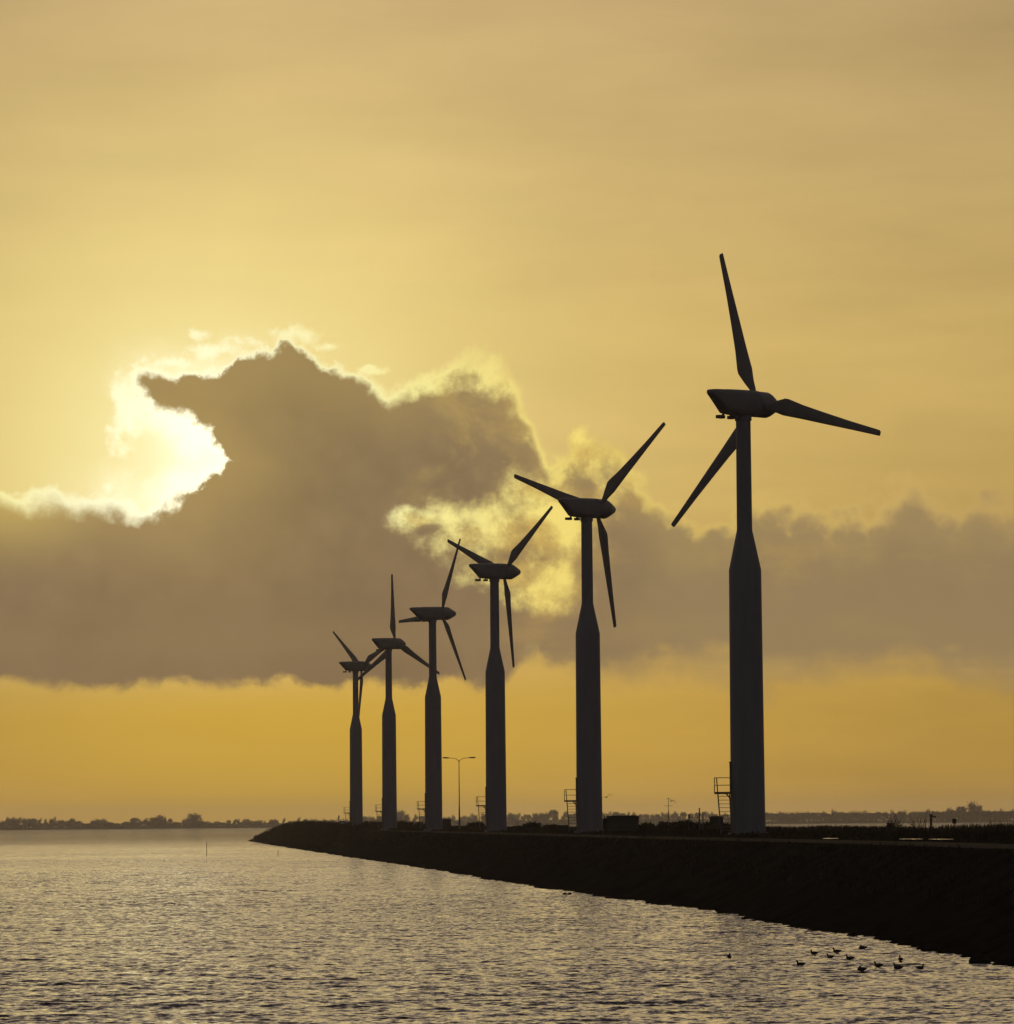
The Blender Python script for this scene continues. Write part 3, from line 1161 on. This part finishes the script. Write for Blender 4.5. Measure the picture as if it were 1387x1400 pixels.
def build_grass():
    rng = np.random.default_rng(3)
    # short turf on the slope and the crest
    n = 90000
    s = 120 + (S_END - 120) * rng.uniform(0, 1, n) ** 1.3
    o = rng.uniform(3.0, 31, n)
    keep = (o < 7.3) | (o > 11.6)
    s, o = s[keep], o[keep]
    h = 0.10 + 0.22 * vnoise(s / 2.0, o / 1.2, 51) * rng.uniform(0.4, 1.2, len(s))
    h = h * (1 + np.clip((s - 650) / 300, 0, 1) * 1.0)
    blades('grass', s, o + shore_t(s), h, 0.05 + s / 9000.0, M_GRASS, rng)
    # taller dry growth on the inland edge and on the hump at the tip
    n = 60000
    s = 190 + (S_END - 210) * rng.uniform(0, 1, n) ** 1.4
    o = 25 + rng.normal(0, 2.2, n) + 4 * (vnoise(s / 25.0, s * 0, 19) - 0.5)
    h = (0.20 + 0.55 * vnoise(s / 5.0, o / 2.5, 52) * rng.uniform(0.5, 1.2, n)) * np.interp(s, [200, 330, 520, 900], [1.0, 0.85, 0.6, 0.7])
    blades('reeds', s, o + shore_t(s), h, 0.04 + s / 11000.0, M_REED, rng, 0.22)
    n = 22000
    s = rng.uniform(760, S_END, n)
    o = rng.uniform(1.0, 24, n)
    h = 0.35 + 1.2 * vnoise(s / 9.0, o / 2.5, 53) * rng.uniform(0.4, 1.2, n)
    blades('tall_grass', s, o + shore_t(s), h, 0.16, M_GRASS, rng, 0.25)


build_grass()


# ------------------------------------------------------------------ shrubs, cabinets and posts on the crest
def make_shrub(name, w, h, d, n, seed, m, tw=0.35, flat=0.2, twigs=0):
    rng = np.random.default_rng(seed)
    t = empty(name)
    lob = []
    for _ in range(9):
        lob.append((np.array([rng.uniform(-0.40, 0.40) * w, rng.uniform(-0.4, 0.4) * d, h * rng.uniform(0.22, 0.62)]), rng.uniform(0.22, 0.36)))

    def f(r):
        c, k = lob[r.integers(len(lob))]
        v = r.normal(0, 1, 3); v /= np.linalg.norm(v)
        p = c + v * k * np.array([w * 0.7, d * 0.7, h * 0.9]) * r.uniform(0.2, 1.0)
        p[2] = abs(p[2])
        return p, p
    V, Fc = twig_quads(n, f, tw, rng, flat)
    np_obj('foliage', V, Fc, m, t)
    bm = bmesh.new()
    for k in range(10 + twigs):
        x, y = rng.uniform(-0.35, 0.35) * w, rng.uniform(-0.35, 0.35) * d
        hh = h * rng.uniform(0.5, 0.9) if k < 10 else h * rng.uniform(1.0, 1.45)
        mid = (x * 1.05 + rng.normal(0, 0.05), y, hh * 0.5)
        bar(bm, (x * 0.6, y * 0.6, -0.1), mid, 0.03, 0.02, 5)
        bar(bm, mid, (x * 1.15 + rng.normal(0, 0.12 * h), y, hh), 0.02, 0.008, 5)
    obj('stem', bm, M_BARK, t)
    return t


def put(o, px, t, dz=0.0, rz=None):
    """stand a thing on the dike where the photo column px meets the dike offset t"""
    v = ray(px, 1125)
    a = math.atan2(v.x, v.y)
    # t = d * sin(a - DAZ) / cos(a) for horizontal distance along the ray
    rr = t / math.sin(a - DAZ)
    p = Vector((rr * math.sin(a), rr * math.cos(a), 0))
    s_, t_ = st_of(p)
    p.z = float(ground_z(s_, t_)) + dz
    o.location = p
    o.rotation_euler.z = -a if rz is None else rz
    return rr


def make_cabinet(w, d, h):
    t = empty('transformer_cabinet')
    bm = bmesh.new()
    box(bm, (0, 0, 0.02), (w + 0.2, d + 0.2, 0.3))
    obj('plinth', bm, M_ROCK, t)
    bm = bmesh.new()
    vs = box(bm, (0, 0, h / 2 + 0.1), (w, d, h - 0.2))
    body = obj('housing', bm, M_CAB, t)
    bm = bmesh.new()
    box(bm, (0, 0, h + 0.03), (w + 0.16, d + 0.16, 0.10))
    box(bm, (0, 0, h + 0.10), (w * 0.8, d * 0.8, 0.05))
    obj('roof', bm, M_CAB, t)
    nd = max(2, int(round(w / 0.9)))
    for k in range(nd):
        x = -w / 2 + w * (k + 0.5) / nd
        bm = bmesh.new()
        box(bm, (x, -d / 2 - 0.015, h / 2 + 0.08), (w / nd - 0.06, 0.03, h - 0.34))
        for q in range(5):
            box(bm, (x, -d / 2 - 0.04, h * 0.68 + 0.06 * q), (w / nd * 0.55, 0.02, 0.03))
        dr = obj('door', bm, M_CAB, t)
        bm = bmesh.new()
        box(bm, (x + w / nd * 0.36, -d / 2 - 0.05, h * 0.5), (0.03, 0.05, 0.16))
        obj('handle', bm, M_STEEL, dr)
    return t


c = make_cabinet(2.9, 1.8, 1.45)
put(c, 852, 46.5)
tag(c, 'long low dark cabinet on the dike, beside the foot of the second largest turbine', 'cabinet')
c = make_cabinet(1.9, 1.4, 1.45)
put(c, 608, 49.0)
tag(c, 'small green box cabinet against the foot of the turbine left of the street lamp', 'cabinet')
c = make_cabinet(1.2, 0.8, 1.25)
put(c, 980, 53.5)
tag(c, 'small dark cabinet rising out of the shrubs left of the nearest turbine', 'cabinet')

for px, t, w, h, n, seed, lab in [
        (948, 52.5, 4.6, 1.25, 2600, 1, 'largest dark shrub mound, between the two biggest turbines'),
        (915, 53.0, 2.2, 0.95, 1100, 2, 'low shrub at the left end of the big mound between the two biggest turbines'),
        (985, 55.0, 3.0, 1.05, 1400, 3, 'dark shrub touching the foot of the nearest turbine on its left'),
        (728, 50.0, 5.2, 1.05, 1700, 4, 'rounded dark shrub left of the ladder of the second largest turbine'),
        (762, 52.0, 3.0, 0.75, 900, 5, 'low shrub under the ladder of the second largest turbine'),
        (647, 50.0, 3.2, 1.15, 1200, 6, 'dark shrub between the street lamp and the third largest turbine'),
        (878, 49.0, 2.4, 0.9, 1100, 8, 'low dark shrub right of the long dark cabinet'),
        (855, 48.6, 3.0, 1.75, 1700, 9, 'ragged shrub topping the long dark cabinet from behind'),
        (831, 50.0, 1.3, 1.75, 600, 7, 'narrow upright shrub between the second largest turbine and the long cabinet')]:
    sh = make_shrub('shrub', w, h, w * 0.5, n, 200 + seed, M_LEAF)
    put(sh, px, t)
    tag(sh, lab, 'shrub')
for px, t, w, h, seed, lab in [
        (1224, 56, 1.3, 1.15, 11, 'tallest bare thin-twigged shrub on the right of the dike, beside a small box'),
        (1256, 57, 1.5, 0.95, 12, 'bare shrub between the twiggy shrub with a box and the thick marker post'),
        (1365, 58, 1.4, 0.75, 13, 'low bare shrub near the right edge of the dike')]:
    sh = make_shrub('bare_shrub', w, h, w * 0.6, 150, 200 + seed, M_TWIG, 0.3, 0.06, twigs=9)
    put(sh, px, t)
    tag(sh, lab, 'shrub')


def make_lamp():
    t = empty('street_lamp')
    bm = bmesh.new()
    lathe(bm, [(0.13, -0.3), (0.13, 1.1), (0.115, 1.14), (0.095, 3.2), (0.075, 3.25), (0.05, 9.6), (0.05, 9.8)], 16)
    obj('pole', bm, M_STEEL, t)
    for sx in (-1, 1):
        bm = bmesh.new()
        pts = [(0, 0, 9.6), (0.18 * sx, 0, 9.85), (0.42 * sx, 0, 10.03), (0.75 * sx, 0, 10.12), (1.45 * sx, 0, 10.16)]
        tube(bm, pts, 0.033)
        arm = obj('arm', bm, M_STEEL, t)
        bm = bmesh.new()
        rings = []
        for x, w, h in ((1.38, 0.05, 0.05), (1.45, 0.10, 0.07), (1.8, 0.15, 0.10), (2.2, 0.13, 0.09), (2.34, 0.05, 0.04)):
            rings.append([(x * sx, math.cos(a) * w, 10.17 + (x - 1.4) * 0.03 + math.sin(a) * h) for a in [2 * math.pi * k / 12 for k in range(12)]])
        loft(bm, rings)
        obj('lamp_head', bm, M_STEEL, arm)
    return t


lp = make_lamp()
p = at_depth(628.5, 1131.5, 612.0)
lp.location = (p.x, p.y, HC - 1.1)
tag(lp, 'tall slim street lamp with two opposite arms, between two turbines on the dike', 'street lamp')

# thin mast, barrier, marker posts
m = empty('mast')
bm = bmesh.new(); bar(bm, (0, 0, -0.3), (0, 0, 1.75), 0.045, 0.035); bar(bm, (0, 0, 1.75), (0, 0, 3.1), 0.03, 0.02); obj('pole', bm, M_STEEL, m)
bm = bmesh.new(); bar(bm, (-0.40, 0, 2.35), (0.40, 0, 2.35), 0.014); obj('cross_bar', bm, M_STEEL, m)
put(m, 914.5, 50.5)
tag(m, 'thin mast with a cross bar, behind the shrubs between the two biggest turbines', 'mast')
m = empty('barrier')
bm = bmesh.new(); bar(bm, (0.45, 0, -0.3), (0.45, 0, 2.05), 0.055); box(bm, (0.45, 0, 2.08), (0.14, 0.14, 0.06)); obj('post', bm, M_STEEL, m)
bm = bmesh.new(); bar(bm, (-0.50, 0, -0.3), (-0.50, 0, 1.45), 0.05); box(bm, (-0.50, 0, 1.40), (0.17, 0.17, 0.34)); obj('post', bm, M_DARK, m)
bm = bmesh.new(); bar(bm, (-0.45, 0, 1.28), (0.42, 0, 1.28), 0.03); obj('bar', bm, M_STEEL, m)
put(m, 950, 52)
tag(m, 'low barrier bar between two posts, over the shrub mound by the nearest turbine', 'barrier')
m = empty('marker_post')
bm = bmesh.new(); bar(bm, (0, 0, -0.3), (0, 0, 1.70), 0.045); obj('pole', bm, M_WOOD, m)
bm = bmesh.new(); box(bm, (0, 0, 1.73), (0.12, 0.12, 0.07)); obj('cap', bm, M_DARK, m)
put(m, 961.5, 51.5)
tag(m, 'short post with a dark cap just right of the low barrier', 'post')
m = empty('marker_post')
bm = bmesh.new(); box(bm, (0, 0, 0.55), (0.17, 0.17, 1.5)); obj('post', bm, M_WOOD, m)
bm = bmesh.new(); box(bm, (0.16, 0, 1.22), (0.42, 0.04, 0.10), Matrix.Rotation(R(14), 3, 'Y')); box(bm, (0, 0, 1.33), (0.24, 0.24, 0.06)); obj('sign_board', bm, M_DARK, m)
put(m, 1273.5, 56)
tag(m, 'thick dark marker post with a short slanting board, right part of the dike', 'post')
m = empty('sign')
bm = bmesh.new(); bar(bm, (0, 0, -0.3), (0, 0, 0.95), 0.03); obj('pole', bm, M_STEEL, m)
bm = bmesh.new(); box(bm, (0, -0.045, 0.80), (0.28, 0.03, 0.34)); obj('sign_board', bm, M_DARK, m)
put(m, 1305.5, 57)
tag(m, 'small square sign on a thin pole, below the tall pair of far trees', 'sign')
m = empty('equipment_box')
bm = bmesh.new(); box(bm, (0, 0, 0.42), (0.55, 0.4, 0.62)); obj('housing', bm, M_DARK, m)
bm = bmesh.new(); box(bm, (0, 0, 0.76), (0.62, 0.48, 0.06)); obj('lid', bm, M_DARK, m)
bm = bmesh.new(); box(bm, (0, 0, 0.02), (0.2, 0.2, 0.4)); obj('leg', bm, M_STEEL, m)
put(m, 1218, 56)
tag(m, 'small dark equipment box at the foot of the tallest bare shrub', 'box')
m = empty('signpost')
bm = bmesh.new(); bar(bm, (0, 0, -0.3), (0, 0, 2.3), 0.06); obj('pole', bm, M_STEEL, m)
bm = bmesh.new(); lathe(bm, [(0.12, 2.2), (0.16, 2.26), (0.16, 2.72), (0.05, 2.86)], 16); obj('lantern', bm, M_DARK, m)
put(m, 463.5, 47.5)
tag(m, 'short post with a dark lantern head, left of the farthest turbine', 'post')


# ------------------------------------------------------------------ parked car
def make_car():
    t = empty('parked_car')
    bm = bmesh.new()
    def prof(y, pts):
        return [(x, y, z) for x, z in pts]
    secs = [(-2.05, 0.62, 0.42, 0.72), (-1.95, 0.80, 0.32, 0.92), (-1.0, 0.86, 0.28, 0.98), (0.6, 0.86, 0.28, 0.95), (1.5, 0.83, 0.30, 0.86), (2.0, 0.70, 0.40, 0.70)]
    loft(bm, [prof(y, [(-w, zb), (-w * 0.8, zb - 0.06), (w * 0.8, zb - 0.06), (w, zb), (w * 1.0, zt - 0.12), (w * 0.93, zt), (-w * 0.93, zt), (-w * 1.0, zt - 0.12)]) for y, w, zb, zt in secs])
    secs = [(-1.85, 0.74, 0.93), (-1.45, 0.66, 1.38), (-0.9, 0.63, 1.47), (0.0, 0.62, 1.46), (0.9, 0.74, 0.93)]
    loft(bm, [prof(y, [(-w - 0.06 * (zt > 1), 0.90), (w + 0.06 * (zt > 1), 0.90), (w, zt), (-w, zt)]) for y, w, zt in secs])
    obj('body', bm, M_CARW, t)
    for x, y in ((-0.78, -1.25), (0.78, -1.25), (-0.78, 1.3), (0.78, 1.3)):
        bm = bmesh.new(); bar(bm, (x - 0.1, y, 0.31), (x + 0.1, y, 0.31), 0.31, n=20)
        wh = obj('wheel', bm, M_RUB, t)
        bm = bmesh.new(); bar(bm, (x - 0.11, y, 0.31), (x + 0.11, y, 0.31), 0.19, n=14); obj('rim', bm, M_STEEL, wh)
    bm = bmesh.new(); box(bm, (0, -1.675, 1.17), (1.12, 0.03, 0.34), Matrix.Rotation(R(-41.6 + 0), 3, 'X')); obj('rear_window', bm, M_GLASS, t)
    for x in (-0.68, 0.68):
        bm = bmesh.new(); box(bm, (x, -2.0, 0.78), (0.2, 0.08, 0.14)); obj('tail_light', bm, M_REDL, t)
    return t


cr = make_car()
put(cr, 468.5, 50.0)
cr.location.z += 0.1
tag(cr, 'small white car parked on the dike, left of the farthest turbine', 'car')


# ------------------------------------------------------------------ ducks on the water, gulls, stones, stakes
def make_duck(kind):
    """kind: swim, sleep, rear; bill towards -X"""
    t = empty('duck')
    bm = bmesh.new()
    # hull
    prof = [(-0.175, 0.012, 0.045), (-0.16, 0.045, 0.05), (-0.11, 0.075, 0.055), (-0.03, 0.088, 0.055), (0.06, 0.080, 0.058), (0.13, 0.052, 0.068), (0.185, 0.022, 0.092), (0.215, 0.006, 0.105)]
    rings = []
    for x, w, zc in prof:
        h = w * 0.82
        rings.append([(x, math.cos(a) * w, zc - 0.005 + math.sin(a) * h) for a in [2 * math.pi * k / 14 for k in range(14)]])
    loft(bm, rings)
    # neck and head in one surface with the body's mesh
    if kind == 'sleep':
        path = [(-0.09, 0, 0.10, 0.042), (-0.07, 0.0, 0.135, 0.040), (-0.035, 0, 0.148, 0.036), (0.0, 0, 0.140, 0.02)]
    else:
        path = [(-0.105, 0, 0.07, 0.050), (-0.130, 0, 0.105, 0.040), (-0.140, 0, 0.130, 0.036), (-0.148, 0, 0.150, 0.042), (-0.156, 0, 0.165, 0.043), (-0.162, 0, 0.182, 0.032), (-0.164, 0, 0.196, 0.010)]
    loft(bm, [[(x + math.cos(a) * r, y + math.sin(a) * r * 0.85, z) for a in [2 * math.pi * k / 12 for k in range(12)]] for x, y, z, r in path])
    body = obj('body', bm, M_DUCK, t, smooth=True)
    if kind != 'sleep':
        bm = bmesh.new()
        loft(bm, [[(x, math.cos(a) * w, z + math.sin(a) * h) for a in [2 * math.pi * k / 8 for k in range(8)]]
                  for x, z, w, h in ((-0.185, 0.165, 0.018, 0.015), (-0.22, 0.156, 0.015, 0.009), (-0.245, 0.152, 0.013, 0.004))])
        obj('bill', bm, M_BILL, t)
    return t


DUCKS = {k: make_duck(k) for k in ('swim', 'sleep')}
_du = set()
for px, py, kind, ang, k, lab in [
        (997.5, 1311, 'swim', 95, 1.0, 'lone duck swimming far left of the flock'),
        (1114, 1306, 'swim', 8, 1.0, 'duck facing left, upper left of the flock, alone in its row'),
        (1145, 1304, 'swim', -5, 1.1, 'duck with its head low and facing left, nearest above the middle of the flock'),
        (1180, 1298, 'sleep', 0, 1.15, 'resting duck without a raised head, topmost of the flock, closest to the shore'),
        (1136, 1310, 'swim', 10, 0.95, 'duck facing left just below and left of the low-headed duck'),
        (1095.5, 1321, 'swim', 12, 1.1, 'duck facing left at the lower left of the flock'),
        (1163, 1313, 'swim', 0, 1.08, 'duck with its head held high in the middle of the flock'),
        (1202, 1323, 'swim', 5, 1.1, 'duck facing left right beside the resting duck at the lower edge of the flock'),
        (1232, 1315, 'swim', -80, 1.0, 'duck seen end-on at the upper right of the flock'),
        (1179, 1329, 'sleep', 10, 1.15, 'resting duck without a raised head, lowest of the flock'),
        (1229, 1326, 'swim', 0, 1.15, 'duck facing left directly below the end-on duck'),
        (1258, 1326, 'swim', 180, 1.0, 'duck facing right at the right end of the flock')]:
    d = DUCKS[kind] if kind not in _du else copy_tree(DUCKS[kind])
    _du.add(kind)
    p = at_z(px, py, 0.0)
    zz = float(water_z(np.array([p.x]), np.array([p.y]), np.array([0.16]))[0])
    d.location = (p.x, p.y, zz + 0.02)
    d.rotation_euler.z = R(ang)
    d.scale = (k * 0.78, k * 0.9, k * 0.9)
    tag(d, lab, 'duck', 'ducks floating near the dike')


def make_gull(flap):
    t = empty('gull')
    bm = bmesh.new()
    rings = []
    for x, r in ((-0.20, 0.004), (-0.165, 0.022), (-0.13, 0.032), (-0.08, 0.036), (0.0, 0.05), (0.08, 0.042), (0.14, 0.024), (0.22, 0.012)):
        rings.append([(x, math.cos(a) * r, math.sin(a) * r * (0.9 if x < 0.14 else 0.4)) for a in [2 * math.pi * k / 12 for k in range(12)]])
    loft(bm, rings)
    obj('body', bm, M_GULL, t, smooth=True)
    for sy in (-1, 1):
        bm = bmesh.new()
        st = [(0.03, 0.0, -0.055, 0.07, 0.02), (0.22, 0.12 * flap, -0.07, 0.06, 0.014), (0.36, 0.10 * flap, -0.045, 0.06, 0.010), (0.52, -0.02 * flap, 0.02, 0.07, 0.004)]
        rings = []
        for y, z, x0, x1, th in st:
            rings.append([(x0, sy * y, z), ((x0 + x1) / 2, sy * y, z + th), (x1, sy * y, z), ((x0 + x1) / 2, sy * y, z - th * 0.4)])
        loft(bm, rings)
        obj('wing', bm, M_GULL, t)
    return t


g = make_gull(1.0)
p = at_depth(830, 1090, 300)
g.location = p; g.rotation_euler = (R(-22), R(-20), R(70)); g.scale = (0.8, 0.8, 0.8)
tag(g, 'gull in flight just right of the second largest turbine, low above the long cabinet', 'gull')
g = make_gull(1.5)
p = at_depth(918, 1095.5, 320)
g.location = p; g.rotation_euler = (R(20), R(-15), R(115)); g.scale = (0.8, 0.8, 0.8)
tag(g, 'gull in flight right beside the thin mast with a cross bar', 'gull')


def make_stone(name, sx, sy, sz, seed):
    bm = bmesh.new()
    bmesh.ops.create_icosphere(bm, subdivisions=3, radius=1.0)
    rng = np.random.default_rng(seed)
    pl = rng.normal(0, 1, (9, 3)); pl /= np.linalg.norm(pl, axis=1)[:, None]
    for v in bm.verts:
        p = np.array(v.co)
        for q in pl:
            d = p @ q
            if d > 0.72: p = p - q * (d - 0.72)
        p *= 1 + 0.05 * math.sin(7 * p[0] + seed) * math.cos(6 * p[1])
        v.co = (p[0] * sx, p[1] * sy, p[2] * sz)
    return obj(name, bm, M_ROCK)


for k, (px, py, sx, sz, lab) in enumerate([
        (1340, 1318, 0.40, 0.32, 'largest dark boulder in the water, close to the lower right shore'),
        (1372, 1317, 0.34, 0.16, 'flat dark stone at the waterline right of the largest boulder'),
        (850, 1228.5, 0.34, 0.2, 'small dark stone at the waterline below the second largest turbine'),
        (773, 1223.5, 0.22, 0.16, 'left of two tiny stones in the water off the middle of the dike'),
        (779, 1223.5, 0.22, 0.15, 'right of two tiny stones in the water off the middle of the dike'),
        (990, 1250, 0.4, 0.22, 'dark stone at the waterline below the nearest turbine'),
        (1166, 1280, 0.36, 0.2, 'dark stone at the waterline above the flock of ducks'),
        (1292, 1302, 0.42, 0.2, 'dark stone at the waterline between the ducks and the largest boulder')]):
    o = make_stone('boulder', sx, sx * 0.8, sz, 5 + k)
    p = at_z(px, py, 0.0)
    o.location = (p.x, p.y, 0.02)
    o.rotation_euler.z = k * 1.3
    tag(o, lab, 'boulder')

for px, py, h, lab in [(282.5, 1169, 2.0, 'thin stake standing in open water left of the tip of the dike'),
                       (380, 1169.5, 0.75, 'short thin stake standing in the water in front of the dike')]:
    bm = bmesh.new()
    bar(bm, (0, 0, -1.5), (0.03, 0, h), 0.055, 0.04)
    box(bm, (0.03, 0, h), (0.12, 0.12, 0.10))
    o = obj('stake', bm, M_WOOD)
    p = at_z(px, py, 0.0)
    o.location = (p.x, p.y, 0)
    tag(o, lab, 'stake')

# puddles on the wet crest
M_PUD = bpy.data.materials.new('puddle_water')
M_PUD.use_nodes = True
_b = M_PUD.node_tree.nodes['Principled BSDF']
_b.inputs['Base Color'].default_value = (0.01, 0.01, 0.012, 1)
_b.inputs['Roughness'].default_value = 0.2
_b.inputs['IOR'].default_value = 1.333

for px0, px1, py, nseg, lab in ((1125, 1147, 1146.4, 14, 0), (1230, 1262, 1147.2, 16, 1), (1270, 1304, 1147.5, 17, 2)):
    rng = np.random.default_rng(60 + nseg)
    up, lo = [], []
    for k in range(nseg + 1):
        x = px0 + (px1 - px0) * k / nseg
        w = 0.5 * math.sin(math.pi * (k + 0.15) / (nseg + 0.3)) ** 0.4
        up.append(at_z(x, py - w * rng.uniform(0.3, 1.0), 4.02))
        lo.append(at_z(x, py + w * rng.uniform(0.3, 1.0), 4.02))
    n = len(up)
    tag(np_obj('puddle', [tuple(p) for p in up + lo], [(k, k + 1, n + k + 1, n + k) for k in range(n - 1)], M_PUD), kind='structure')
